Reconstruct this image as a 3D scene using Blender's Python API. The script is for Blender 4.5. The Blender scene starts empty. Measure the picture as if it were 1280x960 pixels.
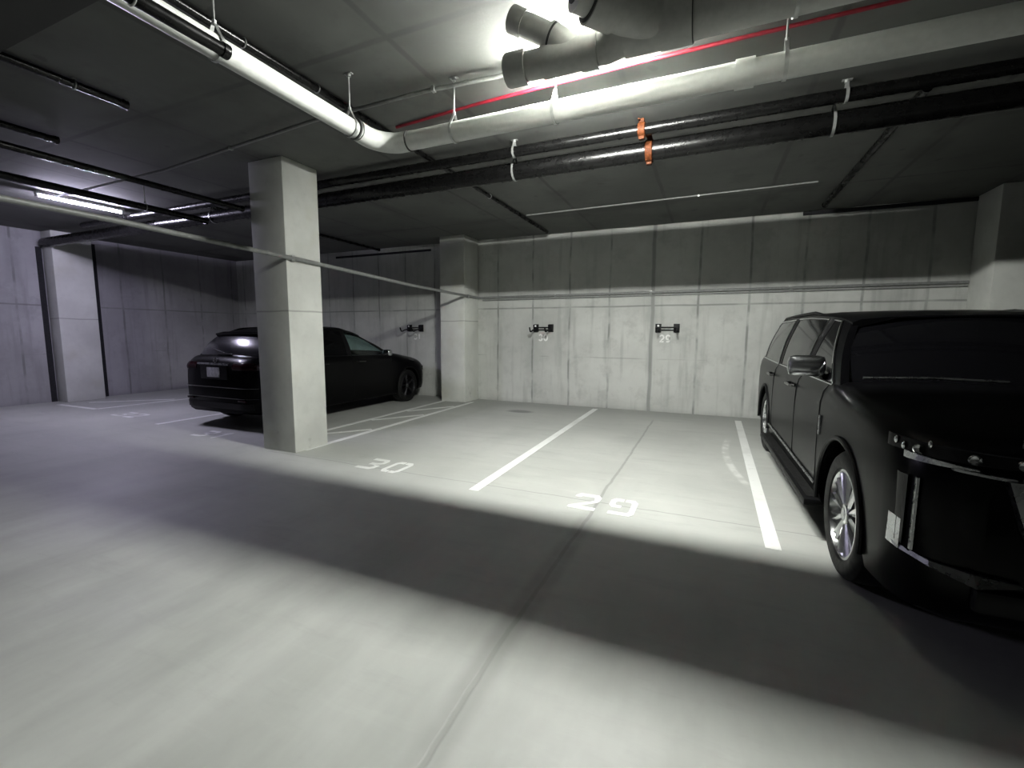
import bpy, bmesh, math, random
import numpy as np
from mathutils import Vector, Matrix
random.seed(7)
S = bpy.context.scene
COL = S.collection
# ------------------------------------------------------------------ camera, world, exposure
H = 1.5                      # camera height
CEIL = 3.545
WALL_Y = 9.08
WALL_X = -12.8
S.view_settings.view_transform = 'Standard'
S.view_settings.look = 'None'
S.view_settings.gamma = 1.0
S.view_settings.exposure = 3.12
S.view_settings.use_curve_mapping = False
S.cycles.caustics_reflective = False
MAIN_LIGHT = 275.0
BLUE_LIGHT = 72.0
cam_d = bpy.data.cameras.new('camera')
cam_d.sensor_width = 36.0
cam_d.lens = 563.4 * 36.0 / 1280.0
cam_d.clip_start = 0.02
cam = bpy.data.objects.new('camera', cam_d)
COL.objects.link(cam)
_y, _p, _r = [math.radians(v) for v in (-23.7038, -6.3967, 0.2936)]
_f = Vector((math.sin(_y)*math.cos(_p), math.cos(_y)*math.cos(_p), math.sin(_p)))
_rt = Vector((math.cos(_y), -math.sin(_y), 0))
_up = _rt.cross(_f)
_r2 = _rt*math.cos(_r) + _up*math.sin(_r)
_u2 = -_rt*math.sin(_r) + _up*math.cos(_r)
M = Matrix((_r2, _u2, -_f)).transposed().to_4x4()
M.translation = Vector((0, 0, H))
cam.matrix_world = M
S.camera = cam
w = bpy.data.worlds.new('dark_world')
S.world = w
w.use_nodes = True
w.node_tree.nodes['Background'].inputs[0].default_value = (0.6, 0.65, 0.7, 1)
w.node_tree.nodes['Background'].inputs[1].default_value = 0.0

# ------------------------------------------------------------------ material helpers
class NT:
    def __init__(s, name):
        s.m = bpy.data.materials.new(name); s.m.use_nodes = True
        s.t = s.m.node_tree; s.b = s.t.nodes['Principled BSDF']
    def n(s, typ, **kw):
        nd = s.t.nodes.new(typ)
        for k, v in kw.items(): setattr(nd, k, v)
        return nd
    def put(s, sock, v):
        if hasattr(v, 'is_output') or isinstance(v, bpy.types.NodeSocket): s.t.links.new(v, sock)
        else: sock.default_value = v
    def math(s, op, a, b=0.0, c=0.0, clamp=False):
        nd = s.n('ShaderNodeMath', operation=op, use_clamp=clamp)
        for i, v in enumerate((a, b, c)): s.put(nd.inputs[i], v)
        return nd.outputs[0]
    def noise(s, vec, scale, detail=4.0, rough=0.55):
        nd = s.n('ShaderNodeTexNoise'); s.put(nd.inputs['Vector'], vec)
        nd.inputs['Scale'].default_value = scale; nd.inputs['Detail'].default_value = detail
        nd.inputs['Roughness'].default_value = rough
        return nd.outputs[0]
    def ramp(s, v, a, b, lo=0.0, hi=1.0):
        nd = s.n('ShaderNodeMapRange', interpolation_type='SMOOTHSTEP')
        s.put(nd.inputs[0], v); s.put(nd.inputs[1], a); s.put(nd.inputs[2], b)
        s.put(nd.inputs[3], lo); s.put(nd.inputs[4], hi)
        return nd.outputs[0]
    def mix(s, f, a, b):
        nd = s.n('ShaderNodeMix', data_type='RGBA')
        s.put(nd.inputs[0], f); s.put(nd.inputs[6], a); s.put(nd.inputs[7], b)
        return nd.outputs[2]
    def pos(s):
        g = s.n('ShaderNodeNewGeometry'); x = s.n('ShaderNodeSeparateXYZ')
        s.t.links.new(g.outputs['Position'], x.inputs[0])
        return g.outputs['Position'], x.outputs[0], x.outputs[1], x.outputs[2]
    def scaled(s, vec, sc):
        nd = s.n('ShaderNodeMapping'); s.put(nd.inputs[0], vec); nd.inputs['Scale'].default_value = sc
        return nd.outputs[0]
    def line(s, c, at, wid):            # 1 on the line, 0 away
        return s.ramp(s.math('ABSOLUTE', s.math('SUBTRACT', c, at)), wid*0.35, wid, 1.0, 0.0)
    def per(s, c, off, p, wid):         # periodic lines
        q = s.math('DIVIDE', s.math('SUBTRACT', c, off), p)
        q = s.math('ABSOLUTE', s.math('SUBTRACT', q, s.math('ROUND', q)))
        return s.ramp(q, wid*0.35/p, wid/p, 1.0, 0.0)
    def fin(s, col=None, rough=None, bump=None, bstr=0.2, bdist=0.01):
        if col is not None: s.put(s.b.inputs['Base Color'], col)
        if rough is not None: s.put(s.b.inputs['Roughness'], rough)
        if bump is not None:
            bn = s.n('ShaderNodeBump'); bn.inputs['Strength'].default_value = bstr; bn.inputs['Distance'].default_value = bdist
            s.put(bn.inputs['Height'], bump); s.t.links.new(bn.outputs[0], s.b.inputs['Normal'])
        return s.m
MULT = lambda c, k: (c[0]*k, c[1]*k, c[2]*k, 1)

def simple(name, col, rough=0.5, metal=0.0, coat=0.0, var=0.12, scale=25.0, spec=0.5):
    t = NT(name); c = t.n('ShaderNodeTexCoord').outputs['Object']
    nz = t.noise(c, scale, 3.0)
    colr = t.mix(t.ramp(nz, 0.3, 0.7), MULT(col, 1-var), MULT(col, 1+var))
    t.b.inputs['Metallic'].default_value = metal
    t.b.inputs['Coat Weight'].default_value = coat
    t.b.inputs['Coat Roughness'].default_value = 0.03
    t.b.inputs['Specular IOR Level'].default_value = spec
    return t.fin(colr, t.ramp(nz, 0.2, 0.8, max(0.02, rough*0.85), min(1, rough*1.15)))

CONC = (0.53, 0.54, 0.515)
def concrete_wall(name, axis):
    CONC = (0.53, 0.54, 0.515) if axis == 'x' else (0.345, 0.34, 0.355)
    t = NT(name); p, x, y, z = t.pos()
    c = x if axis == 'x' else y
    wob = t.math('MULTIPLY', t.math('SUBTRACT', t.noise(p, 1.2, 2.0), 0.5), 0.07)
    cw = t.math('ADD', c, wob); zw = t.math('ADD', z, t.math('MULTIPLY', wob, 0.4))
    big = t.noise(p, 0.7, 5.0); fine = t.noise(p, 9.0, 6.0, 0.65)
    streak = t.noise(t.scaled(p, (5.0, 5.0, 0.45)), 1.6, 4.0)
    col = t.mix(t.ramp(big, 0.3, 0.72), MULT(CONC, 0.80), MULT(CONC, 1.10))
    col = t.mix(t.math('MULTIPLY', t.ramp(streak, 0.50, 0.72), 0.5), col, MULT(CONC, 0.60))
    blot = t.noise(p, 2.4, 6.0, 0.7)
    col = t.mix(t.math('MULTIPLY', t.ramp(blot, 0.52, 0.68), 0.38), col, MULT(CONC, 0.62))
    col = t.mix(t.math('MULTIPLY', t.ramp(blot, 0.45, 0.30), 0.25), col, MULT(CONC, 1.2))
    col = t.mix(t.math('MULTIPLY', t.ramp(fine, 0.5, 0.8), 0.28), col, MULT(CONC, 0.66))
    # alternate sheets of shuttering cast slightly differently
    per, off = (0.818, -1.06) if axis == 'x' else (0.90, 6.2)
    cell = t.n('ShaderNodeTexWhiteNoise', noise_dimensions='2D'); cv = t.n('ShaderNodeCombineXYZ')
    t.put(cv.inputs[0], t.math('FLOOR', t.math('DIVIDE', t.math('SUBTRACT', c, off), per)))
    t.put(cv.inputs[1], t.ramp(z, 2.02, 2.04))
    t.t.links.new(cv.outputs[0], cell.inputs[0])
    col = t.mix(t.math('MULTIPLY', cell.outputs[0], 0.16), col, MULT(CONC, 0.7))
    jv = t.per(cw, off, per, 0.028)
    breakup = t.ramp(t.noise(p, 2.3, 3.0), 0.36, 0.62, 0.15, 1.0)
    jv = t.math('MULTIPLY', jv, breakup)
    jh = t.math('MULTIPLY', t.line(zw, 2.04, 0.022), t.ramp(t.noise(p, 1.6, 3.0), 0.3, 0.55, 0.3, 0.9))
    jh2 = t.math('MULTIPLY', t.line(zw, 1.02, 0.016), t.ramp(t.noise(p, 0.9, 3.0), 0.5, 0.62, 0.0, 0.5))
    j = t.math('MAXIMUM', t.math('MAXIMUM', jv, jh), jh2)
    if axis == 'x':
        j = t.math('MAXIMUM', j, t.math('MULTIPLY', t.line(cw, -1.06, 0.05), 0.85))
    col = t.mix(t.math('MULTIPLY', j, 0.62), col, (0.10, 0.105, 0.10, 1))
    halo = t.math('MULTIPLY', t.per(cw, off, per, 0.16), t.ramp(t.noise(p, 1.3, 4.0), 0.45, 0.7, 0.0, 0.4))
    col = t.mix(halo, col, MULT(CONC, 0.55))
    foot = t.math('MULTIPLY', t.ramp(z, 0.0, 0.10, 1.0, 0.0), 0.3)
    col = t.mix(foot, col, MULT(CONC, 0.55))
    return t.fin(col, 0.82, fine, 0.25, 0.005)
def concrete_ceiling():
    t = NT('ceiling_concrete'); p, x, y, z = t.pos()
    wob = t.math('MULTIPLY', t.math('SUBTRACT', t.noise(p, 1.0, 2.0), 0.5), 0.05)
    big = t.noise(p, 0.6, 5.0); fine = t.noise(p, 7.0, 6.0, 0.65)
    base = (0.125, 0.128, 0.120)
    col = t.mix(t.ramp(big, 0.3, 0.7), MULT(base, 0.82), MULT(base, 1.12))
    col = t.mix(t.math('MULTIPLY', t.ramp(fine, 0.55, 0.8), 0.3), col, MULT(base, 0.6))
    spots = t.ramp(t.noise(p, 4.5, 1.0), 0.72, 0.78)
    col = t.mix(t.math('MULTIPLY', spots, 0.4), col, MULT(base, 0.4))
    xw = t.math('ADD', x, wob); yw = t.math('ADD', y, wob)
    cell = t.n('ShaderNodeTexWhiteNoise', noise_dimensions='2D'); cv = t.n('ShaderNodeCombineXYZ')
    t.put(cv.inputs[0], t.math('FLOOR', t.math('DIVIDE', t.math('ADD', x, 0.75), 1.42)))
    t.put(cv.inputs[1], t.math('FLOOR', t.math('DIVIDE', t.math('SUBTRACT', y, 2.75), 2.44)))
    t.t.links.new(cv.outputs[0], cell.inputs[0])
    col = t.mix(t.math('MULTIPLY', cell.outputs[0], 0.22), col, MULT(base, 0.6))
    j = t.math('MAXIMUM', t.per(xw, -0.75, 1.42, 0.035), t.per(yw, 2.75, 2.44, 0.04))
    j = t.math('MULTIPLY', j, t.ramp(t.noise(p, 1.6, 3.0), 0.3, 0.6, 0.35, 1.0))
    col = t.mix(t.math('MULTIPLY', j, 0.55), col, (0.05, 0.05, 0.05, 1))
    blot = t.noise(p, 1.9, 6.0, 0.7)
    col = t.mix(t.math('MULTIPLY', t.ramp(blot, 0.5, 0.68), 0.35), col, MULT(base, 0.55))
    smear = t.math('MAXIMUM', t.per(xw, -0.75, 1.42, 0.22), t.per(yw, 2.75, 2.44, 0.25))
    col = t.mix(t.math('MULTIPLY', smear, t.ramp(t.noise(p, 1.1, 4.0), 0.42, 0.65, 0.0, 0.45)), col, MULT(base, 0.45))
    return t.fin(col, 0.85, fine, 0.2, 0.004)
def concrete_floor():
    t = NT('floor_concrete'); p, x, y, z = t.pos()
    base = (0.405, 0.415, 0.39)
    wob = t.math('MULTIPLY', t.math('SUBTRACT', t.noise(p, 1.3, 3.0), 0.5), 0.08)
    big = t.noise(p, 0.45, 6.0, 0.6); mid = t.noise(t.scaled(p, (1.0, 0.35, 1)), 1.6, 5.0, 0.6); fine = t.noise(p, 14.0, 6.0, 0.7)
    col = t.mix(t.ramp(big, 0.3, 0.72), MULT(base, 0.86), MULT(base, 1.08))
    col = t.mix(t.math('MULTIPLY', t.ramp(mid, 0.5, 0.72), 0.28), col, MULT(base, 0.70))
    col = t.mix(t.math('MULTIPLY', t.ramp(fine, 0.52, 0.8), 0.15), col, MULT(base, 0.6))
    xw = t.math('ADD', x, wob); yw = t.math('ADD', y, wob)
    inb = t.ramp(x, -5.2, -4.9)
    j1 = t.math('MULTIPLY', t.line(yw, 3.88, 0.012), inb)
    j2 = t.math('MULTIPLY', t.line(xw, -0.86, 0.02), t.ramp(y, 7.9, 8.3, 1.0, 0.0))
    j2s = t.math('MULTIPLY', t.math('MULTIPLY', t.line(xw, -0.86, 0.11), t.ramp(y, 4.8, 2.4, 0.0, 0.42)), t.ramp(t.noise(p, 2.0, 3.0), 0.3, 0.55, 0.4, 1.0))
    j4 = t.math('MULTIPLY', t.line(xw, 1.62, 0.10), t.ramp(y, 3.0, 1.0, 0.0, 0.25))
    j3 = t.math('MULTIPLY', t.line(xw, -1.62, 0.22), t.ramp(y, 1.9, 1.2, 0.0, 0.22))
    col = t.mix(t.math('MULTIPLY', j1, 0.45), col, (0.13, 0.13, 0.12, 1))
    col = t.mix(t.math('MULTIPLY', j2, 0.42), col, (0.11, 0.11, 0.10, 1))
    col = t.mix(t.math('MAXIMUM', t.math('MAXIMUM', j2s, j3), j4), col, (0.09, 0.09, 0.085, 1))
    scr = t.noise(t.scaled(p, (0.55, 2.6, 1.0)), 2.2, 6.0, 0.7)
    col = t.mix(t.math('MULTIPLY', t.ramp(scr, 0.52, 0.70), 0.22), col, MULT(base, 0.55))
    col = t.mix(t.math('MULTIPLY', t.ramp(scr, 0.46, 0.32), 0.18), col, MULT(base, 1.25))
    near_falloff = t.ramp(t.math('ADD', y, t.math('MULTIPLY', wob, 14.0)), 1.2, 4.2, 0.66, 0.0)  # foreground light falloff painted into the floor colour, broken up by noise
    near_falloff = t.math('MULTIPLY', near_falloff, t.ramp(mid, 0.25, 0.7, 0.45, 1.0))
    col = t.mix(near_falloff, col, MULT(base, 0.40))
    # dirt that collects where the bays meet the wall, and one oil spot
    dirt = t.math('MULTIPLY', t.ramp(t.math('ADD', y, t.math('MULTIPLY', wob, 9.0)), 7.7, 8.9), 0.40)
    col = t.mix(dirt, col, MULT(base, 0.45))
    dx = t.math('MULTIPLY', t.math('ADD', xw, 3.32), 3.2); dy = t.math('MULTIPLY', t.math('SUBTRACT', yw, 7.95), 5.5)
    d = t.math('SQRT', t.math('ADD', t.math('MULTIPLY', dx, dx), t.math('MULTIPLY', dy, dy)))
    col = t.mix(t.ramp(d, 0.45, 1.1, 0.65, 0.0), col, (0.10, 0.10, 0.10, 1))
    # pale rubbed scuff beside the right-hand bay line
    sx = t.math('MULTIPLY', t.math('SUBTRACT', x, t.math('ADD', 0.24, t.math('MULTIPLY', t.math('POWER', t.math('SUBTRACT', y, 6.3), 2.0), 0.09))), 14.0)
    sm = t.math('MULTIPLY', t.ramp(t.math('ABSOLUTE', sx), 0.25, 0.8, 1.0, 0.0), t.ramp(t.math('ABSOLUTE', t.math('SUBTRACT', y, 6.0)), 0.8, 1.3, 1.0, 0.0))
    sm = t.math('MULTIPLY', sm, t.ramp(t.noise(p, 5.0, 3.0), 0.4, 0.6, 0.2, 0.8))
    col = t.mix(sm, col, (0.62, 0.63, 0.60, 1))
    h = t.math('SUBTRACT', t.math('MULTIPLY', fine, 0.15), t.math('MAXIMUM', j1, j2))
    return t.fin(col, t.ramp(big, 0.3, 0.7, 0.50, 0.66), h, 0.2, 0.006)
def paint_floor():
    t = NT('white_road_paint'); p, x, y, z = t.pos()
    wear = t.ramp(t.noise(p, 11.0, 5.0, 0.7), 0.55, 0.72)
    wear2 = t.ramp(t.noise(p, 1.8, 3.0), 0.5, 0.75)
    col = t.mix(t.math('MULTIPLY', t.math('MAXIMUM', wear, wear2), 0.5), (0.72, 0.73, 0.71, 1), (0.44, 0.45, 0.42, 1))
    return t.fin(col, 0.6)

MT = {}
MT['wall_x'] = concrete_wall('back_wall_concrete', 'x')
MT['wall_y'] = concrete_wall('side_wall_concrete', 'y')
MT['ceil'] = concrete_ceiling()
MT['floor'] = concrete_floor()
MT['paint'] = paint_floor()
def column_mat():
    t = NT('column_concrete'); p, x, y, z = t.pos()
    b = (0.60, 0.61, 0.575)
    big = t.noise(p, 1.1, 5.0); fine = t.noise(p, 10.0, 6.0, 0.65)
    col = t.mix(t.ramp(big, 0.3, 0.7), MULT(b, 0.85), MULT(b, 1.1))
    col = t.mix(t.math('MULTIPLY', t.ramp(fine, 0.5, 0.8), 0.22), col, MULT(b, 0.6))
    yel = t.ramp(t.noise(p, 1.7, 3.0), 0.55, 0.75)
    col = t.mix(t.math('MULTIPLY', yel, 0.25), col, (0.42, 0.41, 0.28, 1))
    zw = t.math('ADD', z, t.math('MULTIPLY', t.math('SUBTRACT', t.noise(p, 1.5, 2.0), 0.5), 0.05))
    j = t.math('MULTIPLY', t.line(zw, 1.76, 0.014), 0.5)
    col = t.mix(j, col, (0.13, 0.13, 0.12, 1))
    chips = t.math('MULTIPLY', t.ramp(t.noise(p, 3.3, 4.0), 0.62, 0.7), t.ramp(z, 0.05, 0.9, 0.5, 0.0))
    col = t.mix(chips, col, MULT(b, 0.55))
    return t.fin(col, 0.8, fine, 0.2, 0.006)
MT['column'] = column_mat()
MT['joint'] = simple('joint_filler_black', (0.012, 0.012, 0.015), 0.9)
MT['shaded_beam'] = simple('beam_painted_shade', (0.05, 0.05, 0.05), 0.9)  # ceiling beam: its unlit shade is put into this dark base colour
MT['pvc'] = simple('white_plastic_pipe', (0.58, 0.59, 0.565), 0.36, var=0.04)
MT['grey_pvc'] = simple('grey_plastic_pipe', (0.46, 0.465, 0.44), 0.5, var=0.06)
MT['seam'] = simple('dark_joint_ring', (0.04, 0.04, 0.04), 0.7)
MT['black_pipe'] = simple('black_iron_pipe', (0.0025, 0.0025, 0.0025), 0.28, var=0.1, scale=12, spec=0.25)
MT['red_pipe'] = simple('red_painted_pipe', (0.17, 0.003, 0.012), 0.5)
MT['galv'] = simple('galvanised_steel', (0.48, 0.49, 0.48), 0.4, 0.85)
MT['conduit'] = simple('grey_conduit', (0.20, 0.205, 0.20), 0.5, 0.1)
MT['rust'] = simple('orange_pipe_clamp', (0.050, 0.014, 0.004), 0.65, 0.0, spec=0.1, var=0.4, scale=70)
MT['lamp_body'] = simple('lamp_body_white', (0.75, 0.75, 0.75), 0.5)
MT['car_black'] = simple('black_car_paint', (0.0015, 0.0015, 0.0018), 0.30, 0.0, 0.08, var=0.0, scale=0.1, spec=0.06)
MT['trim_black'] = simple('black_plastic_trim', (0.003, 0.003, 0.0035), 0.45, spec=0.2)
MT['rubber'] = simple('tyre_rubber', (0.006, 0.006, 0.006), 0.6, var=0.2, spec=0.3)
MT['chrome'] = simple('chrome', (0.72, 0.73, 0.74), 0.10, 1.0, var=0.03)
MT['satin'] = simple('satin_chrome', (0.40, 0.41, 0.42), 0.28, 1.0, var=0.05)
MT['alloy'] = simple('bright_alloy', (0.74, 0.75, 0.76), 0.20, 1.0, var=0.08)
MT['dark_alloy'] = simple('dark_alloy', (0.05, 0.05, 0.055), 0.3, 0.9)
MT['rack'] = simple('black_rack_steel', (0.003, 0.003, 0.004), 0.5, spec=0.2)
MT['white_paint'] = simple('white_wall_paint', (0.80, 0.80, 0.78), 0.6, var=0.08, scale=60)
MT['plate'] = simple('licence_plate', (0.40, 0.40, 0.42), 0.4, var=0.35, scale=14)
MT['interior'] = simple('dark_interior', (0.008, 0.008, 0.008), 0.8)
MT['sticker'] = simple('white_sticker', (0.85, 0.85, 0.85), 0.5)
def glass_tint(name, tint, alpha_trans):
    t = NT(name); t.b.inputs['Transmission Weight'].default_value = alpha_trans
    t.b.inputs['IOR'].default_value = 1.3; t.b.inputs['Roughness'].default_value = 0.02
    t.b.inputs['Base Color'].default_value = tint
    return t.m
MT['glass_dark'] = simple('privacy_glass', (0.002, 0.002, 0.0025), 0.06, 0, 0.0, var=0.0, spec=0.22)
MT['glass_clear'] = glass_tint('green_tinted_glass', (0.72, 0.88, 0.82, 1), 1.0)
MT['glass_rear'] = simple('rear_glass', (0.004, 0.004, 0.006), 0.20, 0, 0.0, var=0.0, spec=0.6)
MT['lens'] = simple('dark_lamp_lens', (0.010, 0.010, 0.011), 0.08, 0, 0.0, var=0.05, spec=0.10)
MT['tail'] = simple('tail_lamp_red', (0.012, 0.0005, 0.002), 0.15, 0, 0.0, spec=0.3)
def emis(name, col, st):
    t = NT(name); t.put(t.b.inputs['Base Color'], (0.8, 0.8, 0.8, 1))
    t.b.inputs['Emission Color'].default_value = col; t.b.inputs['Emission Strength'].default_value = st
    return t.m
MT['tube_main'] = emis('lit_tube_white', (0.985, 1.0, 0.945, 1), MAIN_LIGHT)
MT['tube_blue'] = emis('lit_tube_cool', (0.79, 0.75, 1.0, 1), BLUE_LIGHT)

# ------------------------------------------------------------------ mesh helpers
class MB:
    def __init__(s): s.bm = bmesh.new()
    def box(s, c, d, rot=None, bev=0.0):
        r = bmesh.ops.create_cube(s.bm, size=1.0)
        vs = r['verts']
        m = Matrix.Translation(Vector(c)) @ (rot.to_4x4() if rot is not None else Matrix.Identity(4)) @ Matrix.Diagonal((d[0], d[1], d[2], 1))
        bmesh.ops.transform(s.bm, matrix=m, verts=vs)
        if bev > 0:
            es = list({e for v in vs for e in v.link_edges})
            bmesh.ops.bevel(s.bm, geom=es, offset=bev, segments=2, affect='EDGES', profile=0.6)
        return s
    def ring_loft(s, rings, cap=True, closed=True):
        rows = [[s.bm.verts.new(p) for p in r] for r in rings]
        n = len(rows[0])
        for a, b in zip(rows, rows[1:]):
            for i in range(n if closed else n-1):
                j = (i+1) % n
                try: s.bm.faces.new((a[i], a[j], b[j], b[i]))
                except ValueError: pass
        if cap and closed:
            s.bm.faces.new(list(reversed(rows[0]))); s.bm.faces.new(rows[-1])
        return s
    def tube(s, pts, r, seg=14, cap=True):
        pts = [Vector(p) for p in pts]
        rr = r if isinstance(r, (list, tuple)) else [r]*len(pts)
        rings = []
        t0 = (pts[1]-pts[0]).normalized()
        up = Vector((0, 0, 1)) if abs(t0.z) < 0.9 else Vector((0, 1, 0))
        nrm = (up - t0*up.dot(t0)).normalized()
        for i, p in enumerate(pts):
            if i == 0: t = (pts[1]-pts[0])
            elif i == len(pts)-1: t = pts[-1]-pts[-2]
            else: t = (pts[i+1]-p).normalized() + (p-pts[i-1]).normalized()
            t.normalize()
            nrm = (nrm - t*nrm.dot(t))
            if nrm.length < 1e-5: nrm = t.orthogonal()
            nrm.normalize(); b = t.cross(nrm)
            rings.append([p + (nrm*math.cos(a) + b*math.sin(a))*rr[i] for a in [2*math.pi*k/seg for k in range(seg)]])
        return s.ring_loft(rings, cap)
    def lathe(s, prof, origin, axis, seg=32, closed_prof=False):   # prof: (radius, along)
        ax = Vector(axis).normalized(); u = ax.orthogonal().normalized(); v = ax.cross(u); o = Vector(origin)
        rows = []
        for k in range(seg):
            a = 2*math.pi*k/seg; d = u*math.cos(a) + v*math.sin(a)
            rows.append([s.bm.verts.new(o + ax*h + d*max(r, 0.0004)) for r, h in prof])
        m = len(prof)
        for k in range(seg):
            A, B = rows[k], rows[(k+1) % seg]
            for i in range(m if closed_prof else m-1):
                j = (i+1) % m
                s.bm.faces.new((A[i], A[j], B[j], B[i]))
        return s
    def torus(s, c, axis, R, r, seg=24, ms=8):
        return s.lathe([(R + r*math.cos(a), r*math.sin(a)) for a in [2*math.pi*i/ms for i in range(ms)]], c, axis, seg, True)
    def slab(s, A, B, m=6, thick=(0, 0, 0.01), bulge=(0, 0, 0)):   # sheet between two polylines, with thickness
        th = Vector(thick); bu = Vector(bulge)
        g0, g1 = [], []
        for i in range(m+1):
            t = i/m
            r0 = [Vector(a).lerp(Vector(b), t) + bu*math.sin(math.pi*t) for a, b in zip(A, B)]
            g0.append([s.bm.verts.new(p) for p in r0]); g1.append([s.bm.verts.new(p+th) for p in r0])
        n = len(A)
        for i in range(m):
            for j in range(n-1):
                s.bm.faces.new((g0[i][j], g0[i][j+1], g0[i+1][j+1], g0[i+1][j]))
                s.bm.faces.new((g1[i][j], g1[i+1][j], g1[i+1][j+1], g1[i][j+1]))
        def rim(p, q):
            for k in range(len(p)-1): s.bm.faces.new((p[k], q[k], q[k+1], p[k+1]))
        rim(g0[0], g1[0]); rim(g0[-1], g1[-1])
        rim([r[0] for r in g0], [r[0] for r in g1]); rim([r[-1] for r in g0], [r[-1] for r in g1])
        return s
    def prism(s, poly, h, z0=0.0):      # flat polygon in XY extruded up
        a = [s.bm.verts.new((x, y, z0)) for x, y in poly]; b = [s.bm.verts.new((x, y, z0+h)) for x, y in poly]
        n = len(poly)
        s.bm.faces.new(list(reversed(a))); s.bm.faces.new(b)
        for i in range(n): s.bm.faces.new((a[i], a[(i+1) % n], b[(i+1) % n], b[i]))
        return s
    def ball(s, c, sc, rot=None, sub=3):
        r = bmesh.ops.create_icosphere(s.bm, subdivisions=sub, radius=1.0)
        m = Matrix.Translation(Vector(c)) @ (rot.to_4x4() if rot is not None else Matrix.Identity(4)) @ Matrix.Diagonal((sc[0], sc[1], sc[2], 1))
        bmesh.ops.transform(s.bm, matrix=m, verts=r['verts']); return s
    def obj(s, name, mat, parent=None, smooth=35, loc=None):
        bmesh.ops.recalc_face_normals(s.bm, faces=s.bm.faces[:])
        if smooth:
            ang = math.radians(smooth)
            for f in s.bm.faces: f.smooth = True
            for e in s.bm.edges:
                if len(e.link_faces) == 2 and e.calc_face_angle(0) > ang: e.smooth = False
        me = bpy.data.meshes.new(name)
        s.bm.to_mesh(me); s.bm.free()
        me.materials.append(mat)
        o = bpy.data.objects.new(name, me); COL.objects.link(o)
        if parent is not None: o.parent = parent
        if loc is not None: o.location = loc
        return o
def tag(o, label, cat, group=None):
    o['label'] = label; o['category'] = cat
    if group: o['group'] = group
    return o
def thing(name, label, cat, loc=(0, 0, 0), rz=0.0, group=None):
    o = bpy.data.objects.new(name, None); COL.objects.link(o)
    o.location = loc; o.rotation_euler = (0, 0, rz); o.empty_display_size = 0.1
    return tag(o, label, cat, group)
def struct(o, label=None):
    o['kind'] = 'structure'
    if label: o['label'] = label
    return o
def copy_tree(o, parent=None):
    c = o.copy(); COL.objects.link(c)
    if parent is not None: c.parent = parent
    for ch in list(o.children): copy_tree(ch, c)
    return c

# ------------------------------------------------------------------ the shell
X0, X1, Y0 = WALL_X, 14.0, -11.0
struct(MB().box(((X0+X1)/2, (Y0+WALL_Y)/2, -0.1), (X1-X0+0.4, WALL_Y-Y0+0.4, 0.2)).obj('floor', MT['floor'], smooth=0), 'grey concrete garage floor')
struct(MB().box(((X0+X1)/2, (Y0+WALL_Y)/2, CEIL+0.1), (X1-X0+0.4, WALL_Y-Y0+0.4, 0.2)).obj('ceiling', MT['ceil'], smooth=0), 'grey formed concrete ceiling')
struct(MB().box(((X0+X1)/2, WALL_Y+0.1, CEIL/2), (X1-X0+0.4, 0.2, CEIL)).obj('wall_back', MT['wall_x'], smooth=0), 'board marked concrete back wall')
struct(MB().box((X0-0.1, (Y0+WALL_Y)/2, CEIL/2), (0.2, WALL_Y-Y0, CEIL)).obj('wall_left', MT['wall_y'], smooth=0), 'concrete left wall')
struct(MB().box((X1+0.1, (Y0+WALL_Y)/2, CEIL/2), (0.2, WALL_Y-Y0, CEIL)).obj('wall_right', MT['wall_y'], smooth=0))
struct(MB().box(((X0+X1)/2, Y0-0.1, CEIL/2), (X1-X0, 0.2, CEIL)).obj('wall_front', MT['wall_x'], smooth=0))
struct(MB().box((-7.5, 1.0, 3.37), (10.6, 0.9, 0.36)).obj('trim_1', MT['shaded_beam'], smooth=0), 'dropped ceiling beam coloured dark for shade')
# black joint filler strips
k = 0
for c, d in (((WALL_X+0.012, 4.80, 1.6), (0.03, 0.09, 3.25)), ((WALL_X+0.012, 5.70, 1.72), (0.03, 0.10, 3.44)),
             ((-7.5, WALL_Y-0.012, CEIL-0.13), (2.9, 0.03, 0.05)), ((2.4, WALL_Y-0.012, CEIL-0.04), (2.2, 0.03, 0.06))):
    struct(MB().box(c, d, bev=0.006).obj('trim_%d' % (k+2), MT['joint'], smooth=0), 'black joint filler strip'); k += 1

def column(x0, x1, y0, y1, label):
    m = MB(); m.box(((x0+x1)/2, (y0+y1)/2, CEIL/2), (x1-x0, y1-y0, CEIL), bev=0.012)
    return tag(m.obj('concrete_column', MT['column'], smooth=30), label, 'column')
column(-5.25, -4.68, 3.95, 4.47, 'free-standing square concrete column in front of the black car by bay 30')
column(-5.42, -4.82, 8.45, WALL_Y-0.005, 'concrete column against the back wall between wall numbers 31 and 30')
column(WALL_X+0.005, -12.40, 4.86, 5.52, 'concrete column against the left wall lit bluish')
column(3.50, 4.15, 8.45, WALL_Y-0.005, 'shaded concrete column in the right corner behind the large black car')

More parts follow.
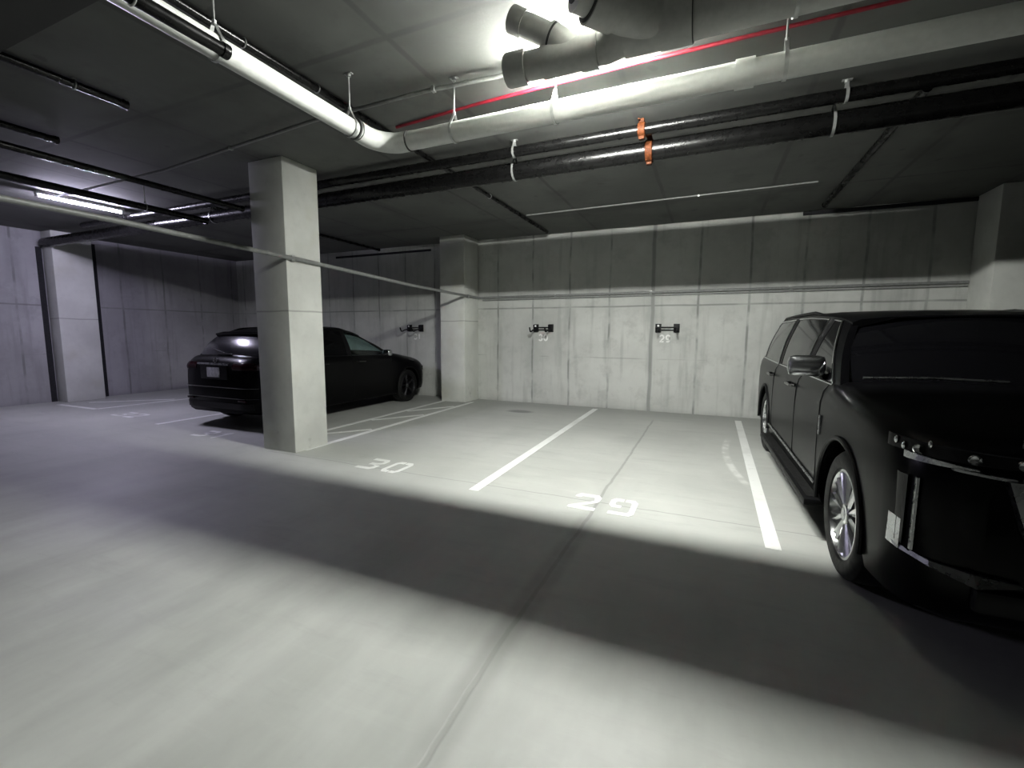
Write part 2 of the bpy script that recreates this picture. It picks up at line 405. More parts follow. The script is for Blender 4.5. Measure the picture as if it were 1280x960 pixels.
# ------------------------------------------------------------------ floor paint
def strip(name, label, pts, wid, cat='parking line', group=None):
    (ax, ay), (bx, by) = pts
    d = Vector((bx-ax, by-ay)); n = Vector((-d.y, d.x)).normalized()*wid/2
    poly = [(ax-n.x, ay-n.y), (bx-n.x, by-n.y), (bx+n.x, by+n.y), (ax+n.x, ay+n.y)]
    return tag(MB().prism(poly, 0.003, 0.0).obj(name, MT['paint'], smooth=0), label, cat, group)
strip('parking_line', 'white parking line between floor numbers 30 and 29', ((-2.02, 3.69), (-2.06, 8.87)), 0.10)
strip('parking_line', 'white parking line beside the large black car on the right', ((0.475, 3.51), (0.50, 8.70)), 0.10)
strip('parking_line', 'white line joining the two middle columns on the bay 30 side', ((-4.70, 4.10), (-4.72, 8.60)), 0.09)
strip('parking_line', 'white line along the right side of the smaller black car', ((-5.37, 4.60), (-5.38, 8.50)), 0.09)
for i, (a, b, l) in enumerate((((-5.30, 4.80), (-4.79, 5.46), 'nearest diagonal hatch stripe between the two middle columns'),
                ((-5.30, 6.05), (-4.79, 6.86), 'middle diagonal hatch stripe between the two middle columns'),
                ((-5.30, 7.05), (-4.79, 7.93), 'farthest diagonal hatch stripe between the two middle columns'))):
    strip('hatch_stripe', l, (a, b), 0.08, 'hatch stripe', 'diagonal hatch stripes')
strip('parking_line', 'white parking line left of the smaller black car', ((-8.20, 4.28), (-8.22, 8.75)), 0.10)
strip('parking_line', 'white parking line right of the bluish lit left column', ((-10.86, 4.68), (-10.55, 8.75)), 0.09)
strip('parking_line', 'short white cross line at the foot of the left column', ((-12.2, 4.64), (-10.86, 4.66)), 0.09)
strip('hatch_stripe', 'white diagonal stripe beside the left wall', ((-12.0, 5.05), (-10.92, 6.10)), 0.08, 'hatch stripe')

def digit_polys(d):    # stencil strokes in a unit cell 0..1 x 0..1
    w_ = 0.20; h_ = 0.17; c = 0.16
    if d == '0': return [[(0, c), (c, 0), (0.46, 0), (0.46, h_), (0.26, h_), (w_, 0.24), (w_, 0.76), (0.26, 1-h_), (0.46, 1-h_), (0.46, 1), (c, 1), (0, 1-c)],
                         [(1, c), (1, 1-c), (1-c, 1), (0.54, 1), (0.54, 1-h_), (0.74, 1-h_), (1-w_, 0.76), (1-w_, 0.24), (0.74, h_), (0.54, h_), (0.54, 0), (1-c, 0)]]
    if d == '3': return [[(0, 1), (0, 1-h_), (0.70, 1-h_), (0.78, 0.77), (0.78, 0.66), (0.62, 0.585), (0.30, 0.585), (0.30, 0.42), (0.66, 0.42), (1, 0.60), (1, 0.86), (0.84, 1)],
                         [(0.30, 0.40), (0.62, 0.40), (0.78, 0.33), (0.78, 0.24), (0.70, h_), (0, h_), (0, 0), (0.84, 0), (1, 0.14), (1, 0.40), (0.70, 0.405)]]
    if d == '2': return [[(0, 0.84), (0.14, 1), (0.86, 1), (1, 0.86), (1, 0.62), (0.80, 0.62), (0.78, 0.76), (0.72, 1-h_), (0.26, 1-h_), (0.2, 0.74), (0, 0.74)],
                         [(0.80, 0.60), (1, 0.60), (0.92, 0.50), (0.36, h_), (1, h_), (1, 0), (0, 0), (0, 0.14)]]
    if d == '9': return [[(0.0, 0.56), (0.14, 0.42), (0.46, 0.42), (0.46, 0.57), (0.26, 0.57), (0.2, 0.64), (0.2, 0.76), (0.26, 1-h_), (0.46, 1-h_), (0.46, 1), (0.14, 1), (0, 0.86)],
                         [(0.54, 1), (0.54, 1-h_), (0.74, 1-h_), (0.8, 0.76), (0.8, 0.24), (0.74, h_), (0.1, h_), (0.1, 0), (0.86, 0), (1, 0.14), (1, 0.86), (0.86, 1)]]
    if d == '1': return [[(0.40, 0), (0.64, 0), (0.64, 1), (0.46, 1), (0.18, 0.82), (0.18, 0.66), (0.40, 0.74)]]
def floor_number(txt, x, y, wd, hd, gap, label, skew=0.0):
    t = thing('floor_number', label, 'floor number', (x, y, 0))
    for i, ch in enumerate(txt):
        m = MB()
        for poly in digit_polys(ch):
            m.prism([(i*(wd+gap) + px*wd + skew*py, py*hd) for px, py in poly], 0.003, 0.0005)
        m.obj('digit', MT['paint'], t, smooth=0)
floor_number('30', -3.60, 3.80, 0.235, 0.38, 0.10, 'white stencilled 30 on the floor nearest the free-standing column')
floor_number('29', -1.08, 3.66, 0.235, 0.38, 0.09, 'white stencilled 29 on the floor where two floor joints cross')
floor_number('31', -6.90, 4.02, 0.235, 0.34, 0.10, 'worn white number on the floor behind the smaller black car')
floor_number('32', -9.85, 4.42, 0.26, 0.34, 0.11, 'worn white number on the floor near the left column')

# ------------------------------------------------------------------ wall numbers and bicycle racks
def arc(cx, cy, rx, ry, a0, a1, n=14): return [(cx+rx*math.cos(math.radians(a0+(a1-a0)*i/n)), cy+ry*math.sin(math.radians(a0+(a1-a0)*i/n))) for i in range(n+1)]
STROKES = {'0': [arc(.5, .5, .40, .42, 90, 450, 32)],
    '1': [[(.22, .72), (.52, .92), (.52, .08)]],
    '2': [arc(.5, .66, .38, .27, 165, -20) + [(.62, .40), (.14, .09), (.90, .09)]],
    '3': [arc(.47, .70, .36, .22, 160, -80) , arc(.47, .29, .40, .22, 85, -160)],
    '9': [arc(.5, .66, .36, .26, 0, 360, 28), [(.86, .66), (.84, .40)] + arc(.46, .33, .38, .25, -5, -130)]}
def wall_number(txt, x, z, hgt, label):
    t = thing('wall_number', label, 'wall number', (x, WALL_Y, z))
    wd = hgt*0.62; sw = hgt*0.105
    for i, ch in enumerate(txt):
        m = MB()
        for st in STROKES[ch]:
            P = [Vector((i*wd*1.25 + px*wd, 0, py*hgt)) for px, py in st]
            L_, R_ = [], []
            for k, p in enumerate(P):
                d = (P[min(k+1, len(P)-1)] - P[max(k-1, 0)])
                if (P[0]-P[-1]).length < 1e-5 and k in (0, len(P)-1): d = P[1]-P[-2]
                d.normalize(); n = Vector((-d.z, 0, d.x))
                L_.append(p+n*sw); R_.append(p-n*sw)
            m.slab(L_, R_, 1, (0, -0.002, 0))
        m.obj('digit', MT['white_paint'], t, smooth=0)
wall_number('29', -0.91, 1.345, 0.145, 'white 29 painted on the back wall under the rightmost bike rack')
wall_number('30', -3.37, 1.345, 0.145, 'white 30 painted on the back wall under the middle bike rack')
wall_number('31', -6.58, 1.345, 0.140, 'white 31 painted on the back wall above the nose of the smaller black car')

def bike_rack(label):
    t = thing('bike_rack', label, 'bike rack', (0, 0, 0), group='wall bike racks')
    for sx in (-0.165, 0.165):
        m = MB().box((sx, -0.035, 0.0), (0.095, 0.065, 0.15), bev=0.008)
        m.box((sx, -0.005, 0.0), (0.11, 0.01, 0.165), bev=0.003)
        bl = m.obj('mounting_block', MT['rack'], t)
        if sx < 0: MB().box((sx+0.005, -0.0695, 0.045), (0.035, 0.003, 0.035)).obj('sticker', MT['sticker'], bl, smooth=0)
    for z in (0.015, -0.035):
        m = MB(); m.tube([(-0.12, -0.035, z), (0.12, -0.035, z)], 0.011, 10)
        m.obj('cross_bar', MT['rack'], t)
    for sx in (-0.165, 0.165):
        pts = [(sx, -0.05, -0.03), (sx, -0.16, -0.035), (sx, -0.24, -0.05), (sx, -0.30, -0.075), (sx, -0.345, -0.075), (sx, -0.375, -0.04), (sx, -0.395, 0.01)]
        MB().tube(pts, 0.015, 10).obj('arm', MT['rack'], t)
    return t
rk = bike_rack('black steel bike rack on the back wall, rightmost of three')
for i, (x, l) in enumerate(((-0.77, None), (-3.26, 'black steel bike rack on the back wall, middle of three'), (-6.52, 'black steel bike rack above the nose of the smaller black car'))):
    o = rk if i == 0 else copy_tree(rk)
    if l: o['label'] = l
    o.location = (x, WALL_Y-0.001, 1.615)

# ------------------------------------------------------------------ lamps
def lamp(x0, x1, y, label, tube, rz=0.0):
    t = thing('strip_light', label, 'ceiling lamp', ((x0+x1)/2, y, CEIL), rz)
    L = (x1-x0)/2
    MB().box((0, 0, -0.025), (2*L, 0.10, 0.05), bev=0.006).obj('housing', MT['lamp_body'], t)
    MB().box((0, 0, -0.063), (2*L-0.06, 0.040, 0.036), bev=0.014).obj('diffuser', tube, t)
    for sx in (-1, 1): MB().box((sx*(L-0.016), 0, -0.065), (0.028, 0.07, 0.044), bev=0.008).obj('end_cap', MT['lamp_body'], t)
lamp(-1.45, -0.51, 3.437, 'bright white strip light half hidden above the grey drain fittings', MT['tube_main'])
lamp(-9.68, -8.60, 4.0, 'bluish white strip light on the left part of the ceiling', MT['tube_blue'], math.pi/2)

# ------------------------------------------------------------------ pipes
PX, PYc, PZ = -2.74, 3.36, 3.13
def white_pipe():
    t = thing('drain_pipe', 'long white plastic drain pipe turning a corner below the ceiling', 'pipe', (PX, PYc, PZ))
    def L(p): return (p[0]-PX, p[1]-PYc, p[2]-PZ)
    r = 0.075
    MB().tube([L((PX, -4.0, 3.22)), L((PX, 3.16, 3.140))], 0.068, 28).obj('pipe_run', MT['pvc'], t)
    MB().tube([L((PX+0.20, PYc, PZ)), L((3.2, PYc, PZ+0.0)), L((13.8, PYc, PZ+0.03))], r, 28).obj('pipe_run', MT['pvc'], t)
    arc = [L((PX, 3.06, 3.146))]+[L((PX+0.20-0.20*math.cos(a), PYc-0.20+0.20*math.sin(a), PZ+0.012*math.cos(a))) for a in [math.pi/2*i/10 for i in range(11)]]+[L((PX+0.30, PYc, PZ))]
    MB().tube(arc, 0.081, 28).obj('elbow', MT['pvc'], t)
    for x in (0.11, 3.4): MB().tube([L((x-0.055, PYc, PZ)), L((x+0.055, PYc, PZ))], 0.085, 28).obj('coupling', MT['pvc'], t)
    MB().tube([L((PX, 3.02, 3.147)), L((PX, 3.035, 3.147))], 0.084, 28).obj('joint_ring', MT['seam'], t)['label'] = 'dark joint ring'
    MB().tube([L((PX+0.295, PYc, PZ)), L((PX+0.305, PYc, PZ))], 0.084, 28).obj('joint_ring', MT['seam'], t)['label'] = 'dark joint ring'
white_pipe()
def hanger(pos, r, axis, label, top=CEIL, mat='galv'):
    x, y, z = pos
    t = thing('pipe_hanger', label, 'pipe hanger', (x, y, z), group='pipe hangers')
    d = Vector((1, 0, 0)) if axis == 'x' else Vector((0, 1, 0))
    m = MB()
    u = Vector((0, 0, 1)).cross(d)
    pts = [Vector((0, 0, r+0.075))] + [Vector((0, 0, 0)) + (u*math.sin(a)+Vector((0, 0, 1))*math.cos(a))*(r+0.005) for a in [math.radians(38+284*i/24) for i in range(25)]] + [Vector((0, 0, r+0.075))]
    A = [p - d*0.011 for p in pts]; B = [p + d*0.011 for p in pts]
    rings = []
    rows = [[m.bm.verts.new(a) for a in A], [m.bm.verts.new(b) for b in B]]
    A2 = []
    for p in pts:
        q = Vector((p.x, p.y, p.z)); q = q*( (r+0.009)/(r+0.005)) if q.length < r+0.02 else q + Vector((0, 0, 0.006))
        A2.append(q)
    rows2 = [[m.bm.verts.new(a - d*0.011) for a in A2], [m.bm.verts.new(b + d*0.011) for b in A2]]
    for i in range(len(pts)-1):
        for q in ((rows[0][i], rows[0][i+1], rows[1][i+1], rows[1][i]), (rows2[0][i], rows2[1][i], rows2[1][i+1], rows2[0][i+1]),
                  (rows[0][i], rows2[0][i], rows2[0][i+1], rows[0][i+1]), (rows[1][i], rows[1][i+1], rows2[1][i+1], rows2[1][i])):
            m.bm.faces.new(q)
    m.obj('clevis_strap', MT[mat], t)
    MB().tube([(0, 0, r+0.06), (0, 0, top-z-0.005)], 0.006, 8).obj('rod', MT[mat], t)
    m = MB(); m.tube([(0, 0, r+0.055), (0, 0, r+0.08)], 0.013, 6); m.obj('nut', MT[mat], t, smooth=20)
    m = MB(); m.tube([(0, 0, top-z-0.025), (0, 0, top-z-0.001)], 0.018, 10); m.box((0, 0, top-z-0.004), (0.07, 0.03, 0.006)); m.obj('ceiling_anchor', MT[mat], t)
    return t
hanger((-2.00, PYc, PZ), 0.075, 'x', 'steel hanger on the white pipe just right of its corner')
hanger((-1.14, PYc, PZ), 0.075, 'x', 'steel hanger on the white pipe below the small grey drain branch')
hanger((0.33, PYc, PZ), 0.075, 'x', 'steel hanger on the white pipe just right of its collar')
hanger((PX, 2.98, 3.142), 0.069, 'y', 'steel hanger on the white pipe just left of its corner')
hanger((PX, 1.90, 3.154), 0.069, 'y', 'steel hanger on the white pipe near the end of the short black bar')
hanger((PX, 0.30, 3.172), 0.069, 'y', 'steel hanger on the white pipe at the near end overhead')

def pipe(name, label, pts, r, mat, cat='pipe', seg=18):
    o = Vector(pts[0]); m = MB().tube([Vector(p)-o for p in pts], r, seg)
    ob = m.obj(name, MT[mat]); ob.location = o
    return tag(ob, label, cat)
def clamp(parent, x, R, big):
    m = MB(); m.tube([(x-0.035, 0, 0), (x-0.03, 0, 0), (x+0.03, 0, 0), (x+0.035, 0, 0)], [R+0.006, R+0.014, R+0.014, R+0.006], 24)
    m.box((x, -0.3*R, R+0.02), (0.05, 0.06, 0.035), bev=0.006); m.box((x, 0.0, -R-0.018), (0.05, 0.05, 0.035), bev=0.006)
    m.tube([(x-0.02, -0.02-0.3*R, R+0.02), (x-0.02, -0.07-0.3*R, R+0.02)], 0.009, 6)
    m.obj('pipe_clamp', MT['rust'], parent)['label'] = 'orange grooved pipe clamp'
def black_run(name, label, y, z, r, cx, xs):
    t = thing(name, label, 'pipe', (xs[0], y, z))
    for a, b in zip(xs, xs[1:]):
        MB().tube([(a-xs[0], 0, 0), (b-xs[0]-0.001, 0, 0)], r, 26).obj('pipe_section', MT['black_pipe'], t)
    for c in cx: clamp(t, c-xs[0], r, True)
black_run('sprinkler_main', 'thick black iron pipe running parallel to the back wall', 4.84, 3.30, 0.094, (-0.65,), (-12.6, -6.9, -0.65, 5.6, 13.8))
black_run('sprinkler_pipe', 'thinner black iron pipe alongside the thick black pipe', 4.63, 3.425, 0.052, (-0.70,), (-10.6, -0.70, 5.5, 13.8))
hanger((-2.10, 4.84, 3.30), 0.094, 'x', 'pale strap hanger on the thick black pipe left of its orange clamp')
hanger((0.86, 4.84, 3.30), 0.094, 'x', 'pale strap hanger on the thick black pipe right of its orange clamp')
hanger((-7.25, 4.84, 3.30), 0.094, 'x', 'strap hanger on the thick black pipe near the blue light')
hanger((-2.02, 4.63, 3.425), 0.052, 'x', 'pale strap hanger on the thinner black pipe left of its orange clamp')
hanger((0.90, 4.63, 3.425), 0.052, 'x', 'pale strap hanger on the thinner black pipe right of its orange clamp')

def branch(label, x, z, y0, y1, r, name='branch_pipe', clips=(), cat='pipe'):
    t = thing(name, label, cat, (x, y0, z))
    MB().tube([(0, 0, 0), (0, y1-y0-0.004, 0)], r, 16).obj('pipe_section', MT['black_pipe'], t)
    for c in clips:
        m = MB(); m.torus((0, c-y0, 0), (0, 1, 0), r+0.004, 0.005, 18, 6)
        m.tube([(0, c-y0, r+0.004), (0, c-y0, CEIL-z-0.002)], 0.007, 8); m.ball((0, c-y0, r+0.02), (0.016, 0.016, 0.016), sub=2)
        m.obj('clip', MT['galv'], t)
    MB().tube([(0, y1-y0-0.035, 0), (0, y1-y0, 0)], r*1.18, 16).obj('end_cap', MT['black_pipe'], t)
branch('black branch pipe hugging the right side of the white corner pipe', -3.10, 3.511, -4.0, 8.75, 0.028, clips=(1.0, 2.35, 3.0, 6.2))
branch('short black bar hanging across the near end of the white pipe', -2.50, 3.02, -4.0, 1.80, 0.033, clips=(1.35,))
branch('black branch pipe overhead at upper left joining the thin black pipe', -6.12, 3.22, -4.0, 4.49, 0.036)
branch('lower black branch pipe overhead at far left crossing below the blue light', -7.30, 3.22, -4.0, 4.74, 0.045, clips=(3.9,))
branch('short dark pipe end on the ceiling at the upper left', -4.86, 3.50, -4.0, 2.52, 0.032, clips=(2.15,))
branch('short dark pipe end on the ceiling at the left edge', -6.42, 3.50, -4.0, 2.66, 0.034)
branch('black pipe on the ceiling running from the thick black pipe towards the right wall part', 1.50, 3.49, 4.9, 8.55, 0.036)
branch('black pipe on the ceiling behind the free-standing column', -7.45, 3.49, 4.9, 8.95, 0.030)

# thin conduits and the red line
pipe('sprinkler_line', 'thin red painted pipe on the ceiling behind the white pipe', [(-2.96, 3.86, 3.525), (-2.0, 3.76, 3.52), (-0.6, 3.69, 3.52), (0.8, 3.67, 3.52), (13.8, 3.6, 3.52)], 0.014, 'red_pipe')
def thin_conduit(label, pts, r, clips, mat='conduit'):
    t = thing('conduit', label, 'conduit', pts[0]); o = Vector(pts[0])
    MB().tube([Vector(p)-o for p in pts], r, 12).obj('tube', MT[mat], t)
    for c in clips:
        c = Vector(c)-o
        m = MB(); m.box(c, (0.03, r*2.6, r*2.6), bev=0.004); m.obj('clip', MT['galv'], t)
thin_conduit('thin grey conduit on the ceiling running to the main strip light', [(-9.05, 3.60, 3.455), (-6.2, 3.55, 3.455), (-3.47, 3.31, 3.455), (-2.22, 3.29, 3.455), (-1.60, 3.36, 3.47), (-1.455, 3.43, 3.515)], 0.016, [(-2.15, 3.29, 3.455), (-4.8, 3.425, 3.455)])
thin_conduit('thin grey conduit on the ceiling close to the back wall', [(-3.02, 7.47, 3.528), (1.2, 7.36, 3.528)], 0.012, [(-0.27, 7.40, 3.528)])
def wall_conduit():
    pts = [(-4.655, -4.0, 2.47), (-4.655, 2.3, 2.43), (-4.655, 4.2, 2.38)]
    t = thing('conduit', 'grey conduit from the left overhead past two columns then along the back wall', 'conduit', pts[0]); o = Vector(pts[0])
    full = pts + [(-4.70, 6.4, 2.305), (-4.79, 8.5, 2.285), (-4.795, 8.93, 2.283), (-4.76, 9.02, 2.282), (-4.66, WALL_Y-0.028, 2.282), (-1.0, WALL_Y-0.028, 2.290), (3.49, WALL_Y-0.028, 2.30)]
    MB().tube([Vector(p)-o for p in full], 0.026, 14).obj('tube', MT['conduit'], t)
    MB().tube([Vector(p)-o for p in [(-4.70, WALL_Y-0.02, 2.225), (3.49, WALL_Y-0.02, 2.245)]], 0.013, 10).obj('lower_tube', MT['conduit'], t)
    for c in [(-4.66, 4.02, 2.385), (-4.79, 8.55, 2.285), (-3.0, WALL_Y-0.02, 2.287), (-1.1, WALL_Y-0.02, 2.29), (1.2, WALL_Y-0.02, 2.295)]:
        c = Vector(c)-o
        MB().box(c, (0.05, 0.05, 0.075), bev=0.008).obj('saddle_clip', MT['galv'], t)
wall_conduit()

# grey drain assembly below the main lamp
def grey_drain():
    Y, Z = 2.72, 3.16
    t = thing('drain_manifold', 'thick grey drain pipe assembly with branch fittings hiding the main light', 'pipe fitting', (-1.2, Y, Z))
    o = Vector((-1.2, Y, Z))
    def T(name, pts, r, mat='grey_pvc', seg=32):
        return MB().tube([Vector(p)-o for p in pts], r, seg).obj(name, MT[mat], t)
    z6 = Z-0.05
    T('end_cap', [(-1.235, Y, z6), (-1.225, Y, z6), (-1.10, Y, z6)], [0.088, 0.094, 0.094])
    T('pipe_section', [(-1.12, Y, z6), (-0.98, Y, z6)], 0.079)
    def wye(name, xa, xb, r, bstart, bend, br):
        m = MB(); m.tube([Vector((xa, Y, z6 if r < 0.1 else Z))-o, Vector((xb, Y, z6 if r < 0.1 else Z))-o], r, 32)
        m.tube([Vector(bstart)-o, Vector(bend)-o], br, 32)
        return m.obj(name, MT['grey_pvc'], t)
    wye('wye_fitting', -1.00, -0.74, 0.088, (-0.80, Y, z6+0.01), (-0.955, Y-0.03, z6+0.125), 0.076)
    d1 = (Vector((-0.955, Y-0.03, z6+0.125)) - Vector((-0.80, Y, z6+0.01))).normalized()
    b0 = Vector((-0.93, Y-0.025, z6+0.106)); 
    d1 = Vector((-0.86, -0.12, 0.50)).normalized()
    T('joint_ring', [b0 - d1*0.004, b0 + d1*0.008], 0.080, 'seam')
    T('branch_pipe', [b0, b0 + d1*0.26], 0.066)
    T('branch_collar', [b0 + d1*0.20, b0 + d1*0.29], 0.073)
    T('coupling', [(-0.765, Y, z6), (-0.665, Y, z6)], 0.097)
    T('reducer', [(-0.67, Y, z6), (-0.63, Y, z6), (-0.55, Y, Z), (-0.50, Y, Z)], [0.082, 0.086, 0.114, 0.122])
    wye('large_wye_fitting', -0.52, -0.28, 0.122, (-0.33, Y+0.0, Z), (-0.56, Y-0.19, Z+0.045), 0.114)
    e0 = Vector((-0.56, Y-0.19, Z+0.045)); d2 = Vector((-0.72, -0.68, 0.10)).normalized()
    T('branch_collar', [e0 - d2*0.03, e0 + d2*0.12], 0.128)
    T('joint_ring', [e0 + d2*0.118, e0 + d2*0.128], 0.118, 'seam')
    T('branch_plug', [e0 + d2*0.12, e0 + d2*0.20, e0 + d2*0.21], [0.100, 0.098, 0.062])
    T('joint_ring', [e0 + d2*0.205, e0 + d2*0.214], 0.064, 'seam')
    T('coupling', [(-0.33, Y, Z), (-0.17, Y, Z)], 0.128)
    T('joint_ring', [(-0.172, Y, Z), (-0.165, Y, Z)], 0.124, 'seam')
    T('main_pipe', [(-0.2, Y, Z), (13.8, Y, Z+0.04)], 0.112)
grey_drain()
hanger((0.30, 2.72, 3.162), 0.112, 'x', 'steel strap around the thick grey drain pipe at its right part')

# ------------------------------------------------------------------ cars
def pchip(xs, ys):
    xs = np.array(xs, float); ys = np.array(ys, float); h = np.diff(xs); dl = np.diff(ys)/h
    m = np.zeros(len(xs)); m[0] = dl[0]; m[-1] = dl[-1]
    for i in range(1, len(xs)-1):
        if dl[i-1]*dl[i] > 0:
            a, b = 2*h[i]+h[i-1], h[i]+2*h[i-1]; m[i] = (a+b)/(a/dl[i-1]+b/dl[i])
    def f(x):
        x = min(max(x, xs[0]), xs[-1]); i = int(min(np.searchsorted(xs, x, 'right')-1, len(h)-1)); t = (x-xs[i])/h[i]
        return float((2*t**3-3*t*t+1)*ys[i] + (t**3-2*t*t+t)*h[i]*m[i] + (-2*t**3+3*t*t)*ys[i+1] + (t**3-t*t)*h[i]*m[i+1])
    return f
def curve(d): return pchip(list(d.keys()), list(d.values()))

def bool_cut(o, cutter):
    md = o.modifiers.new('cut', 'BOOLEAN'); md.operation = 'DIFFERENCE'; md.object = cutter; md.solver = 'EXACT'
    dg = bpy.context.evaluated_depsgraph_get(); dg.update()
    me = bpy.data.meshes.new_from_object(o.evaluated_get(dg))
    o.modifiers.clear(); o.data = me
    bpy.data.objects.remove(cutter)
    bm = bmesh.new(); bm.from_mesh(me)
    for f in bm.faces: f.smooth = True
    for e in bm.edges: e.smooth = not (len(e.link_faces) == 2 and e.calc_face_angle(0) > math.radians(38))
    bm.to_mesh(me); bm.free()

def wheel(parent, x, y, R, rr, wid, side, spokes, rim_mat, twin=False):
    c = Vector((x, y, R))
    ax = (side, 0, 0)         # outer side
    w2 = wid/2
    # tyre (outer face at +w2 along ax)
    prof = [(rr-0.004, -w2*0.7), (rr+0.012, -w2*0.98), (R*0.5+rr*0.5, -w2*1.06), (R-0.03, -w2*0.98), (R-0.006, -w2*0.80), (R, -w2*0.4), (R, w2*0.4), (R-0.006, w2*0.80), (R-0.03, w2*0.98),
            (R*0.5+rr*0.5, w2*1.06), (rr+0.012, w2*0.98), (rr-0.004, w2*0.7)]
    m = MB(); m.lathe(prof, (0, 0, 0), ax, 56, True)
    for q in (-0.35, 0.0, 0.35): pass
    t = m.obj('wheel', MT['rubber'], parent, loc=c); t['label'] = 'wheel with black tyre'
    m = MB()
    m.lathe([(rr-0.012, -w2*0.75), (rr, w2*0.62), (rr+0.004, w2*0.92), (rr-0.010, w2*0.95), (rr-0.022, w2*0.80), (rr-0.03, w2*0.3), (rr-0.045, -w2*0.7)], (0, 0, 0), ax, 56, True)
    A = Vector(ax)
    for k in range(spokes):
        th = 2*math.pi*k/spokes + 0.12
        offs = (-0.085, 0.085) if twin else (0.0,)
        for of in offs:
            d0 = Vector((0, math.cos(th+of*0.4), math.sin(th+of*0.4))); d1 = Vector((0, math.cos(th+of), math.sin(th+of)))
            def ringat(d, r, hw, x_top, x_bot):
                tg = A.cross(d)
                return [d*r - tg*hw + A*x_bot, d*r - tg*hw*0.85 + A*(x_top-0.012), d*r + A*x_top, d*r + tg*hw*0.85 + A*(x_top-0.012), d*r + tg*hw + A*x_bot]
            hw0, hw1 = (0.014, 0.017) if twin else (0.018, 0.034*rr/0.268)
            m.ring_loft([ringat(d0, 0.04, hw0, w2*0.80, w2*0.40), ringat(d0.lerp(d1, 0.5).normalized(), rr*0.5, (hw0+hw1)/2, w2*0.86, w2*0.50), ringat(d1, rr-0.012, hw1, w2*0.88, w2*0.62)])
    m.lathe([(0.0, w2*0.70), (0.062, w2*0.70), (0.066, w2*0.80), (0.058, w2*0.86), (0.042, w2*0.88)], (0, 0, 0), ax, 28)
    m.obj('rim', rim_mat, t)
    MB().lathe([(0.0, w2*0.88), (0.034, w2*0.90), (0.040, w2*0.87), (0.040, w2*0.75)], (0, 0, 0), ax, 24).obj('hub_cap', MT['satin'], t)
    m = MB(); m.lathe([(0.05, w2*0.1), (rr*0.66, w2*0.1), (rr*0.66, w2*0.0), (0.05, w2*0.0)], (0, 0, 0), ax, 40, True)
    m.obj('brake_disc', MT['dark_alloy'], t)

